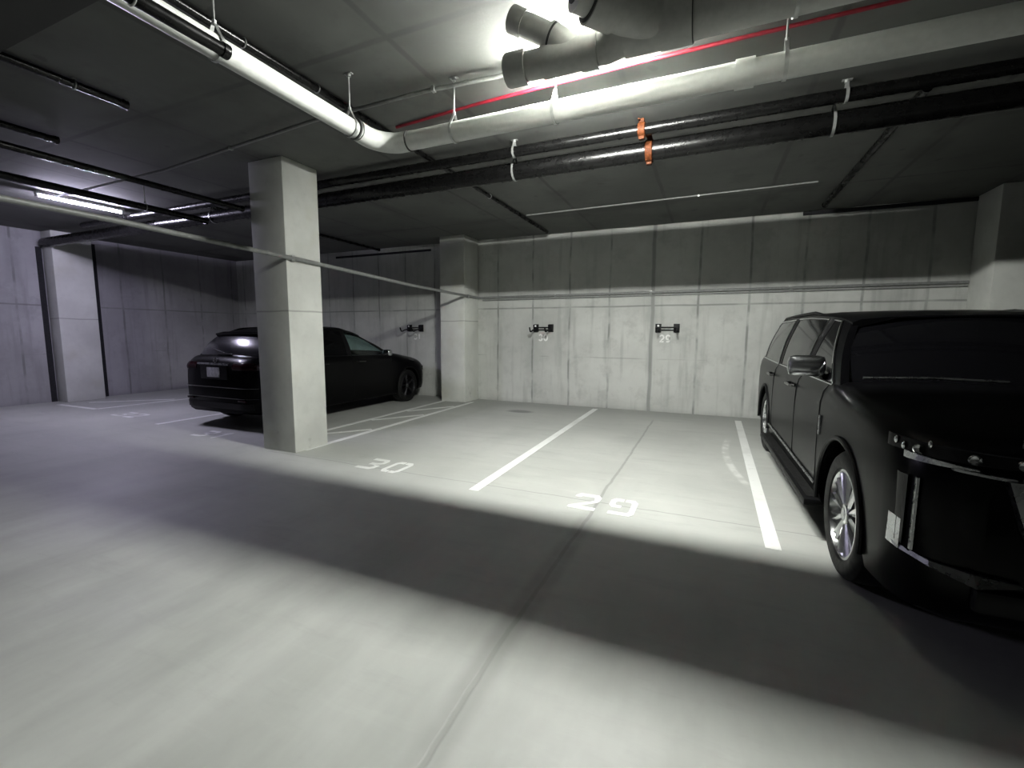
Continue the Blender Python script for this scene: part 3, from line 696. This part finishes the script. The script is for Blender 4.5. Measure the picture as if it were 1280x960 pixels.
def build_car(P, name, label, loc, rz):
    t = thing(name, label, 'car', loc, rz)
    Wc, ZB, ZT, ZE, XE = [curve(P[k_]) for k_ in ('w', 'zb', 'zt', 'ze', 'xe')]
    L = P['L']; ymax = L
    ys = sorted(set([0, 0.012, 0.03, 0.05, 0.08, 0.12, 0.17, 0.24] + list(np.arange(0.3, L-0.25, 0.1)) + [P['cowl'], P['cowl']+0.03, L-0.2, L-0.15, L-0.10, L-0.06, L-0.03, L-0.01, L]))
    rings = []
    for y in ys:
        W, zb, ze, xe, zt = Wc(y), ZB(y), ZE(y), XE(y), ZT(y)
        deck = y > P['cowl']+0.01 and y < P['deck_end']
        half = [(0.0, zb), (W-0.14, zb), (W-0.035, zb+0.035), (W-0.008, zb+0.13), (W-0.002, zb*0.5+ze*0.5-0.10), (W, zb*0.4+ze*0.6), (W-0.006, ze-0.14), (W-0.022, ze-0.06), (xe, ze)]
        if deck: half += [(xe-0.05, ze+0.004), (xe*0.72, ze-0.03), (xe*0.4, ze-0.03), (0.0, ze-0.03)]
        else: half += [(xe-0.06, ze+(zt-ze)*0.45), (xe*0.72, ze+(zt-ze)*0.78), (xe*0.4, ze+(zt-ze)*0.97), (0.0, zt)]
        ring = [(x, y, z) for x, z in half] + [(-x, y, z) for x, z in half[-2:0:-1]]
        rings.append(ring)
    m = MB(); m.ring_loft(rings)
    body = m.obj('body', MT['car_black'], t, smooth=38)
    for yw in P['wheels']:
        for sd in (-1, 1):
            cm = MB(); cm.lathe([(0.0, -0.31), (P['arch'], -0.31), (P['arch'], 0.31), (0.0, 0.31)], (0, 0, 0), (1, 0, 0), 56)
            bmesh.ops.remove_doubles(cm.bm, verts=cm.bm.verts[:], dist=0.002)
            co = cm.obj('arch_cutter', MT['car_black'], None, smooth=0); co.parent = t
            co.location = (sd*(P['w_max']-0.30+0.05), yw, P['R']+0.01)
            bool_cut(body, co)
    for yw in P['wheels']:
        for sd in (-1, 1):
            m = MB()    # arch lip
            R0 = P['arch']; cz = P['R']+0.01
            a0 = math.asin(max(-1, (ZB(yw)+0.10-cz)/R0))
            pts = []
            for i in range(31):
                a = a0 + (math.pi-2*a0)*i/30
                yy = yw + R0*math.cos(a)*1.005
                pts.append((sd*(Wc(yy)+0.001), yy, cz+R0*math.sin(a)*1.005))
            m.tube(pts, P.get('lip', 0.014), 8); m.obj('wheel_arch_lip', MT['trim_black'], t)
            wheel(t, sd*(P['w_max']-0.03-P['tw']/2), yw, P['R'], P['rim'], P['tw'], sd, P['spokes'], P['rim_mat'], P['twin'])
    # greenhouse -------------------------------------------------
    XR, ZR, ZC = curve(P['xr']), curve(P['zr']), curve(P['zc'])
    y0, y1 = P['roof']
    rs = []
    for y in np.linspace(y0, y1, 26):
        xr, zr, zc = XR(y), ZR(y), ZC(y)
        e = min(1.0, (y-y0)/0.12+0.25, (y1-y)/0.10+0.3)
        hp = [(0, zc-0.05*e), (xr*0.6, zc-0.055*e), (xr-0.03, zr-0.04), (xr+0.004, zr-0.03), (xr, zr), (xr-0.05, zr+(zc-zr)*0.45), (xr*0.7, zr+(zc-zr)*0.80), (xr*0.35, zr+(zc-zr)*0.97), (0, zc)]
        rs.append([(x, y, z) for x, z in hp] + [(-x, y, z) for x, z in hp[-2:0:-1]])
    m = MB(); m.ring_loft(rs); m.obj('roof', MT['car_black'], t, smooth=40)
    def Bp(y, s): return (s*(XE(y)-0.012), y, ZE(y)-0.015)
    def Tp(y, s): return (s*XR(y), y, ZR(y)-0.015)
    def panel(nm, s, b0, b1, t0, t1, mat, off=0.0, th=0.014, par=None, n=8, f0=0.0, f1=1.0):
        A0 = [Vector(Bp(b0+(b1-b0)*i/n, s)) for i in range(n+1)]; B0 = [Vector(Tp(t0+(t1-t0)*i/n, s)) for i in range(n+1)]
        A = [a.lerp(b, f0) + Vector((s*off, 0, 0)) for a, b in zip(A0, B0)]; B = [a.lerp(b, f1) + Vector((s*off, 0, 0)) for a, b in zip(A0, B0)]
        return MB().slab(A, B, 6, (-s*th, 0, 0), (s*0.022, 0, 0)).obj(nm, mat, par or t, smooth=40)
    for s in (-1, 1):
        for (nm, b0, b1, t0, t1) in P['pillars']:
            panel(nm, s, b0, b1, t0, t1, MT['trim_black'] if nm == 'door_pillar' else MT['car_black'], 0.004, 0.05)
        for (nm, b0, b1, t0, t1, mt) in P['windows']:
            g = panel(nm, s, b0, b1, t0, t1, MT[mt])
            m = MB(); off = 0.010
            pts = [Vector(Bp(b0+(b1-b0)*i/8, s)) + Vector((s*off, 0, 0.006)) for i in range(9)]
            m.tube(pts, 0.011, 8); m.obj('window_trim', MT[P['wtrim']], g)
            if P.get('full_trim'):
                m = MB()
                fr = [Vector(Bp(b0, s)).lerp(Vector(Tp(t0, s)), q) + Vector((s*(off+0.022*math.sin(math.pi*q)), 0, 0)) for q in [i/8 for i in range(9)]]
                tp = [Vector(Tp(t0+(t1-t0)*i/8, s)) + Vector((s*off, 0, -0.006)) for i in range(9)]
                m.tube(fr, 0.009, 8); m.tube(tp, 0.007, 8); m.obj('window_frame_trim', MT[P['wtrim']], g)
    # windscreen and rear window
    def cross(y_c, y_s, x, z_c, z_s, n=12):
        out = []
        for i in range(n+1):
            q = -1+2*i/n
            out.append(Vector((x*q, y_c+(y_s-y_c)*q*q, z_c+(z_s-z_c)*q*q)))
        return out
    MB().slab(cross(*P['ws_bot']), cross(*P['ws_top']), 8, (0, 0.012, -0.012), (0, -0.03, 0.03)).obj('windscreen', MT[P['ws_mat']], t, smooth=40)
    MB().slab(cross(*P['rw_bot']), cross(*P['rw_top']), 8, (0, -0.014, -0.004), (0, 0.03, 0.02)).obj('rear_window', MT['glass_rear'], t, smooth=40)
    # seats inside
    for (sx, sy) in P['seats']:
        m = MB(); m.box((sx, sy, P['seat_z']-0.13), (0.46, 0.14, 0.40), Matrix.Rotation(math.radians(-12), 3, 'X'), bev=0.05)
        m.box((sx, sy+0.06, P['seat_z']+0.14), (0.26, 0.10, 0.17), bev=0.04); m.obj('seat', MT['interior'], t)
    # roof rails
    for s in (-1, 1):
        a, b = P['rails']; n = 20; pts = []
        for i in range(n+1):
            q = i/n; y = a+(b-a)*q; lift = 0.034*min(1, 7*min(q, 1-q))
            pts.append((s*(XR(y)-0.035), y, ZR(y)+lift-0.002))
        m = MB(); m.tube(pts, 0.016, 10); m.obj('roof_rail', MT['trim_black'] if not P.get('rail_mat') else MT[P['rail_mat']], t)
    # mirrors
    for s in (-1, 1):
        mx, my, mz = P['mirror']; sx_, sy_, sz_ = P['mirror_size']
        mr = MB(); mr.box((s*mx, my, mz), (sx_, sy_, sz_), Matrix.Rotation(s*0.12, 3, 'Z'), bev=min(sy_, sz_)*0.38); o = mr.obj('mirror', MT['mirror_shell'], t, smooth=60)
        MB().tube([(s*(mx-sx_*0.40), my+0.02, mz-sz_*0.30), (s*(XE(my)-0.03), my+0.05, ZE(my)-0.015)], 0.026, 10).obj('mirror_arm', MT['trim_black'], o)
        MB().box((s*mx, my+sy_*0.5, mz), (sx_*0.8, 0.01, sz_*0.72), Matrix.Rotation(s*0.12, 3, 'Z'), bev=0.004).obj('mirror_glass', MT['chrome'], o)
    # door handles
    for s in (-1, 1):
        for hy in P['handles']:
            x = Wc(hy)+0.004
            m = MB(); m.tube([(s*(x-0.01), hy-0.11, P['handle_z']), (s*(x+0.028), hy-0.09, P['handle_z']), (s*(x+0.032), hy+0.08, P['handle_z']+0.004), (s*(x-0.01), hy+0.11, P['handle_z']+0.004)], 0.014, 8)
            m.obj('door_handle', MT['handle_'+P['id']], t)
    # door shut lines
    for s in (-1, 1):
        for dy in P['shuts']:
            pts = [(s*(Wc(dy)-dx), dy, z) for dx, z in ((0.006, ZB(dy)+0.14), (0.000, ZB(dy)*0.4+ZE(dy)*0.6), (0.004, ZE(dy)-0.14), (0.020, ZE(dy)-0.06), (Wc(dy)-XE(dy)-0.002, ZE(dy)-0.004))]
            MB().tube(pts, 0.004, 6).obj('door_seam', MT['trim_black'], t)
    return t, Wc, ZE, ZB, ZT

MT['mirror_shell'] = simple('mirror_shell', (0.42, 0.43, 0.44), 0.22, 1.0, 0.3, var=0.03)
MT['handle_large'] = simple('dark_handle', (0.02, 0.02, 0.02), 0.2, 0.6, 0.5)
MT['handle_small'] = simple('handle_paint', (0.02, 0.02, 0.02), 0.2, 0.6, 0.5)
BIG = dict(id='large', L=5.62, w_max=1.0, wheels=(0.93, 4.27), arch=0.455, R=0.395, rim=0.272, tw=0.27, spokes=12, rim_mat=MT['alloy'], twin=True, lip=0.016,
    w={0: .74, .03: .83, .08: .895, .16: .945, .30: .98, .55: .995, 1.2: 1.0, 3.5: 1.0, 4.9: .985, 5.25: .95, 5.5: .89, 5.62: .80},
    zb={0: .36, .12: .25, .6: .23, 1.5: .27, 4.0: .27, 5.0: .30, 5.62: .42},
    zt={0: .96, .02: 1.01, .06: 1.055, .14: 1.085, .5: 1.14, 1.0: 1.185, 1.36: 1.21, 5.4: 1.21, 5.5: 1.17, 5.62: 1.06},
    ze={0: .94, .04: .985, .12: 1.02, .4: 1.075, .9: 1.12, 1.36: 1.155, 2.5: 1.165, 4.5: 1.18, 5.4: 1.19, 5.52: 1.15, 5.62: 1.02},
    xe={0: .70, .03: .78, .08: .84, .16: .88, .30: .91, 1.0: .935, 1.4: .94, 3.5: .945, 4.9: .93, 5.3: .89, 5.62: .76},
    cowl=1.36, deck_end=5.45,
    xr={1.9: .725, 2.5: .77, 3.5: .785, 4.6: .77, 5.4: .71}, zr={1.9: 1.595, 2.2: 1.645, 3.2: 1.690, 4.6: 1.685, 5.4: 1.63},
    zc={1.9: 1.645, 2.2: 1.690, 3.2: 1.735, 4.6: 1.725, 5.4: 1.665}, roof=(1.93, 5.42),
    pillars=[('windscreen_pillar', 1.30, 1.44, 1.95, 2.09), ('door_pillar', 2.28, 2.38, 2.26, 2.36), ('door_pillar', 3.58, 3.70, 3.52, 3.64), ('rear_pillar', 5.02, 5.42, 4.90, 5.38)],
    windows=[('front_side_window', 1.45, 2.28, 2.10, 2.26, 'glass_dark'), ('rear_side_window', 2.38, 3.58, 2.36, 3.52, 'glass_dark'), ('quarter_window', 3.70, 5.02, 3.64, 4.90, 'glass_dark')],
    wtrim='chrome', full_trim=True, ws_mat='glass_dark', ws_bot=(1.24, 1.40, .90, 1.205, 1.150), ws_top=(1.95, 2.02, .715, 1.635, 1.585),
    rw_bot=(5.50, 5.44, .86, 1.17, 1.17), rw_top=(5.40, 5.38, .70, 1.63, 1.60), seats=((-.42, 2.6), (.42, 2.6), (-.42, 3.7), (.42, 3.7)), seat_z=1.30,
    rails=(2.7, 5.1), mirror=(1.055, 1.73, 1.265), mirror_size=(0.25, 0.13, 0.16), handles=(2.55, 3.72), handle_z=1.04, shuts=(1.50, 2.36, 3.62))
big, Wc, ZE, ZB, ZT = build_car(BIG, 'sport_utility_car', 'large black car with bright chrome wheels parked nose out at the right', (1.786, 2.40, 0), math.radians(1.63))
def front_y(x, Wf):   # the y at which the plan outline reaches half width |x|
    lo, hi = 0.0, 0.6
    if abs(x) <= Wf(0): return 0.0
    for _ in range(30):
        mid = (lo+hi)/2
        if Wf(mid) < abs(x): lo = mid
        else: hi = mid
    return lo
def strip_on_front(xa, xb, za0, za1, zb0, zb1, out, Wf, n=10, th=0.03):
    A = []; B = []
    for i in range(n+1):
        q = i/n; x = xa+(xb-xa)*q
        y = front_y(x, Wf)-out
        A.append((x, y, za0+(zb0-za0)*q)); B.append((x, y, za1+(zb1-za1)*q))
    return A, B
for s in (-1, 1):
    # headlamp high on the corner, with chrome blade below it
    A, B = strip_on_front(s*0.975, s*0.50, 0.985, 1.045, 0.965, 1.005, 0.004, Wc)
    hl = MB().slab(A, B, 2, (0, 0.04, 0)).obj('headlamp', MT['lens'], big, smooth=30)
    for q in range(3):
        x = s*(0.93-q*0.14); y = front_y(x, Wc)-0.012
        MB().lathe([(0.0, 0.0), (0.016, 0.002), (0.022, 0.010), (0.020, 0.02)], (x, y, 1.008-q*0.006), (0, -1, 0), 16).obj('projector', MT['chrome'], hl)
    A, B = strip_on_front(s*0.950, s*0.77, 0.955, 0.985, 0.955, 0.960, 0.016, Wc)
    MB().slab(A, B, 1, (0, 0.03, 0)).obj('headlamp_chrome', MT['satin'], big)
    A, B = strip_on_front(s*0.84, s*0.66, 0.946, 0.956, 0.926, 0.938, 0.020, Wc)
    MB().slab(A, B, 1, (0, 0.03, 0)).obj('grille_wing', MT['satin'], big)
    for fx, fz in ((0.968, 1.022), (0.955, 1.005), (0.90, 1.035)):
        MB().ball((s*fx, front_y(fx, Wc)-0.004, fz), (0.008, 0.012, 0.018), sub=2).obj('lens_facet', MT['chrome'], hl)
    # grille surround
    m = MB(); m.slab([(s*0.69, -0.035, 0.930), (s*0.635, -0.05, 0.74), (s*0.53, -0.045, 0.50)], [(s*0.61, -0.04, 0.930), (s*0.575, -0.055, 0.74), (s*0.48, -0.05, 0.50)], 1, (0, 0.04, 0))
    m.obj('grille_surround', MT['satin'], big, smooth=20)
    # vertical running lamp and lower corner blade
    A = []; B = []
    for z in np.linspace(0.88, 0.56, 8):
        A.append((s*0.957, front_y(0.957, Wc)-0.012, z)); B.append((s*0.944, front_y(0.944, Wc)-0.018, z))
    dr = MB().slab(A, B, 1, (0, 0.05, 0)).obj('running_lamp', MT['lens'], big)
    MB().box((s*0.922, front_y(0.922, Wc)-0.008, 0.715), (0.010, 0.02, 0.33)).obj('lamp_bar', MT['satin'], dr)
    A = []; B = []
    for z in (0.675, 0.60, 0.535):
        A.append((s*0.968, front_y(0.968, Wc)-0.012, z)); B.append((s*0.949, front_y(0.949, Wc)-0.016, z-0.008))
    MB().slab(A, B, 1, (0, 0.03, 0)).obj('corner_blade', MT['satin'], big, smooth=20)
    A = [(s*0.962, front_y(0.962, Wc)-0.016, 0.548), (s*0.88, front_y(0.88, Wc)-0.022, 0.535), (s*0.76, -0.028, 0.530), (s*0.62, -0.030, 0.515)]
    B = [(s*0.955, front_y(0.955, Wc)-0.018, 0.530), (s*0.88, front_y(0.88, Wc)-0.030, 0.512), (s*0.76, -0.060, 0.485), (s*0.60, -0.036, 0.508)]
    MB().slab(A, B, 1, (0, 0.03, 0)).obj('bumper_blade', MT['satin'], big, smooth=20)
    # hood crease tip
    MB().slab([(s*0.62, 0.06, 1.062), (s*0.45, 0.035, 1.060)], [(s*0.60, 0.10, 1.078), (s*0.45, 0.07, 1.078)], 1, (0, 0, -0.01)).obj('hood_accent', MT['satin'], big, smooth=20)
    # running board and its chrome moulding
    m = MB(); m.box((s*0.985, 2.62, 0.285), (0.17, 2.42, 0.055), bev=0.02); rb = m.obj('running_board', MT['trim_black'], big)
    MB().box((s*0.985, 2.62, 0.3135), (0.11, 2.30, 0.004)).obj('tread_pad', MT['rubber'], rb)
    MB().tube([(s*(Wc(y)+0.001), y, 0.42+0.01*(y-1.5)) for y in np.linspace(1.46, 3.74, 12)], 0.010, 8).obj('door_moulding', MT['satin'], big)
    MB().box((s*(Wc(1.28)+0.002), 1.44, 0.86), (0.014, 0.03, 0.14), bev=0.004).obj('fender_vent', MT['satin'], big)
m = MB()
for i in range(9): m.box((0, -0.012, 0.515+i*0.048), (1.02-0.0+0.012*i, 0.02, 0.016))
m.box((0, -0.004, 0.71), (1.16, 0.02, 0.42)); m.obj('grille', MT['trim_black'], big, smooth=0)
MB().box((0, -0.04, 0.935), (1.30, 0.035, 0.022), bev=0.004).obj('grille_top_bar', MT['satin'], big)
m = MB(); m.box((0, -0.012, 0.42), (1.5, 0.05, 0.10), bev=0.02); m.obj('lower_bumper', MT['trim_black'], big)
for x0, x1 in ((-0.80, -0.12), (0.02, 0.66)):
    MB().tube([(x0, 1.335, 1.215), ((x0+x1)/2, 1.27, 1.232), (x1, 1.22, 1.226)], 0.009, 8).obj('wiper', MT['satin'], big)

SMALL = dict(id='small', L=4.42, w_max=0.955, wheels=(0.80, 3.55), arch=0.395, R=0.355, rim=0.24, tw=0.23, spokes=5, rim_mat=MT['dark_alloy'], twin=True, lip=0.012,
    w={0: .62, .03: .72, .08: .80, .18: .87, .35: .92, .7: .95, 1.5: .955, 3.4: .955, 3.9: .93, 4.15: .88, 4.32: .80, 4.42: .66},
    zb={0: .32, .15: .22, .7: .20, 1.5: .20, 3.3: .20, 3.9: .20, 4.42: .27},
    zt={0: .72, .03: .80, .10: .87, .3: .95, .8: 1.05, 1.30: 1.125, 4.1: 1.16, 4.28: 1.13, 4.37: 1.07, 4.42: .98},
    ze={0: .68, .04: .75, .12: .81, .3: .88, .8: .98, 1.30: 1.05, 2.5: 1.08, 3.6: 1.11, 4.1: 1.12, 4.28: 1.09, 4.37: 1.03, 4.42: .94},
    xe={0: .55, .03: .65, .08: .72, .18: .79, .35: .83, 1.0: .87, 1.4: .885, 3.0: .89, 3.7: .865, 4.1: .81, 4.42: .60},
    cowl=1.30, deck_end=4.12,
    xr={1.9: .60, 2.5: .655, 3.2: .66, 3.9: .61}, zr={1.9: 1.44, 2.2: 1.515, 2.8: 1.555, 3.4: 1.535, 3.9: 1.465},
    zc={1.9: 1.485, 2.2: 1.560, 2.8: 1.600, 3.4: 1.58, 3.9: 1.505}, roof=(1.93, 3.94),
    pillars=[('windscreen_pillar', 1.24, 1.36, 1.95, 2.06), ('door_pillar', 2.42, 2.54, 2.40, 2.50), ('door_pillar', 3.34, 3.44, 3.22, 3.32), ('rear_pillar', 3.78, 4.14, 3.56, 3.90)],
    windows=[('front_side_window', 1.42, 2.42, 2.07, 2.40, 'glass_clear'), ('rear_side_window', 2.54, 3.34, 2.50, 3.22, 'glass_dark'), ('quarter_window', 3.44, 3.78, 3.32, 3.56, 'glass_dark')],
    wtrim='trim_black', ws_mat='glass_clear', ws_bot=(1.16, 1.32, .84, 1.115, 1.06), ws_top=(1.95, 2.01, .59, 1.480, 1.435),
    rw_bot=(4.22, 4.12, .78, 1.145, 1.115), rw_top=(3.95, 3.90, .60, 1.485, 1.455), seats=((-.38, 2.55), (.38, 2.55)), seat_z=1.12,
    rails=(2.25, 3.75), mirror=(0.985, 1.55, 1.10), mirror_size=(0.20, 0.11, 0.13), handles=(2.28, 3.18), handle_z=0.96, shuts=(1.38, 2.46, 3.30))
small, Ws, ZEs, ZBs, ZTs = build_car(SMALL, 'hatchback_car', 'black car parked nose to the wall partly behind the free-standing column', (-6.97, 8.90, 0), math.pi)
LS = SMALL['L']
def rear_y(x):
    lo, hi = LS-0.9, LS
    if abs(x) <= Ws(LS): return LS
    for _ in range(30):
        mid = (lo+hi)/2
        if Ws(mid) > abs(x): lo = mid
        else: hi = mid
    return lo
# tail details
for s in (-1, 1):
    A = []; B = []
    for i in range(9):
        x = s*(0.42+0.46*i/8); y = rear_y(x)+0.012-0.10*(1 if abs(x) > 5 else 0)
        A.append((x, y-0.01, 0.93)); B.append((x*0.985, y-0.045, 1.035))
    tl = MB().slab(A, B, 3, (0, -0.05, 0), (0, 0.02, 0)).obj('tail_lamp', MT['tail'], small)
    MB().box((s*0.60, LS+0.004, 0.47), (0.16, 0.02, 0.03), bev=0.006).obj('reflector', MT['tail'], small)
MB().box((0, LS+0.016, 1.015), (0.72, 0.02, 0.028), bev=0.008).obj('tailgate_bar', MT['satin'], small)
MB().box((0.0, LS+0.014, 0.885), (0.29, 0.012, 0.150), bev=0.004).obj('licence_plate', MT['plate'], small)
m = MB(); m.box((0, LS+0.004, 0.885), (0.62, 0.016, 0.21), bev=0.006); m.obj('plate_recess', MT['trim_black'], small)
m = MB(); ey, ez = LS-0.035, 1.075
m.torus((0, ey, ez), (0, 1, 0.3), 0.042, 0.005, 24, 6)
for k in range(3):
    a = math.pi/2 + k*2*math.pi/3
    m.tube([(0, ey, ez), (0.040*math.cos(a), ey, ez+0.040*math.sin(a))], [0.008, 0.002], 6)
m.obj('emblem', MT['chrome'], small)
m = MB(); m.box((-0.05, 4.265, 1.150), (0.30, 0.05, 0.035), bev=0.012); m.tube([(-0.05, 4.26, 1.17), (0.35, 4.19, 1.24)], 0.008, 6); m.obj('rear_wiper', MT['trim_black'], small)
m = MB()
pts = [(-0.60+1.2*i/12, 4.02-0.06*abs(-1+i/6.0)**2, 1.475) for i in range(13)]
m.slab([(p[0], p[1]-0.13, p[2]+0.035) for p in pts], [(p[0]*1.01, p[1], p[2]) for p in pts], 2, (0, 0, -0.025)); m.obj('roof_spoiler', MT['car_black'], small)
for z, r_ in ((0.66, 0.010), (0.50, 0.008)):
    MB().tube([(x, rear_y(x)+0.008, z) for x in np.linspace(-0.82, 0.82, 17)], r_, 8).obj('bumper_crease', MT['handle_small'], small)
m = MB(); m.slab([(x, rear_y(x)+0.006, 0.33) for x in np.linspace(-0.76, 0.76, 15)], [(x, rear_y(x)+0.012, 0.42) for x in np.linspace(-0.76, 0.76, 15)], 2, (0, -0.03, 0)); m.obj('rear_skirt', MT['trim_black'], small)
# nose details
m = MB(); m.box((0, -0.006, 0.60), (0.90, 0.02, 0.18), bev=0.005); m.obj('grille', MT['trim_black'], small)
for s in (-1, 1):
    A, B = strip_on_front(s*0.88, s*0.52, 0.66, 0.76, 0.64, 0.70, 0.004, Ws)
    MB().slab(A, B, 2, (0, 0.04, 0)).obj('headlamp', MT['lens'], small)
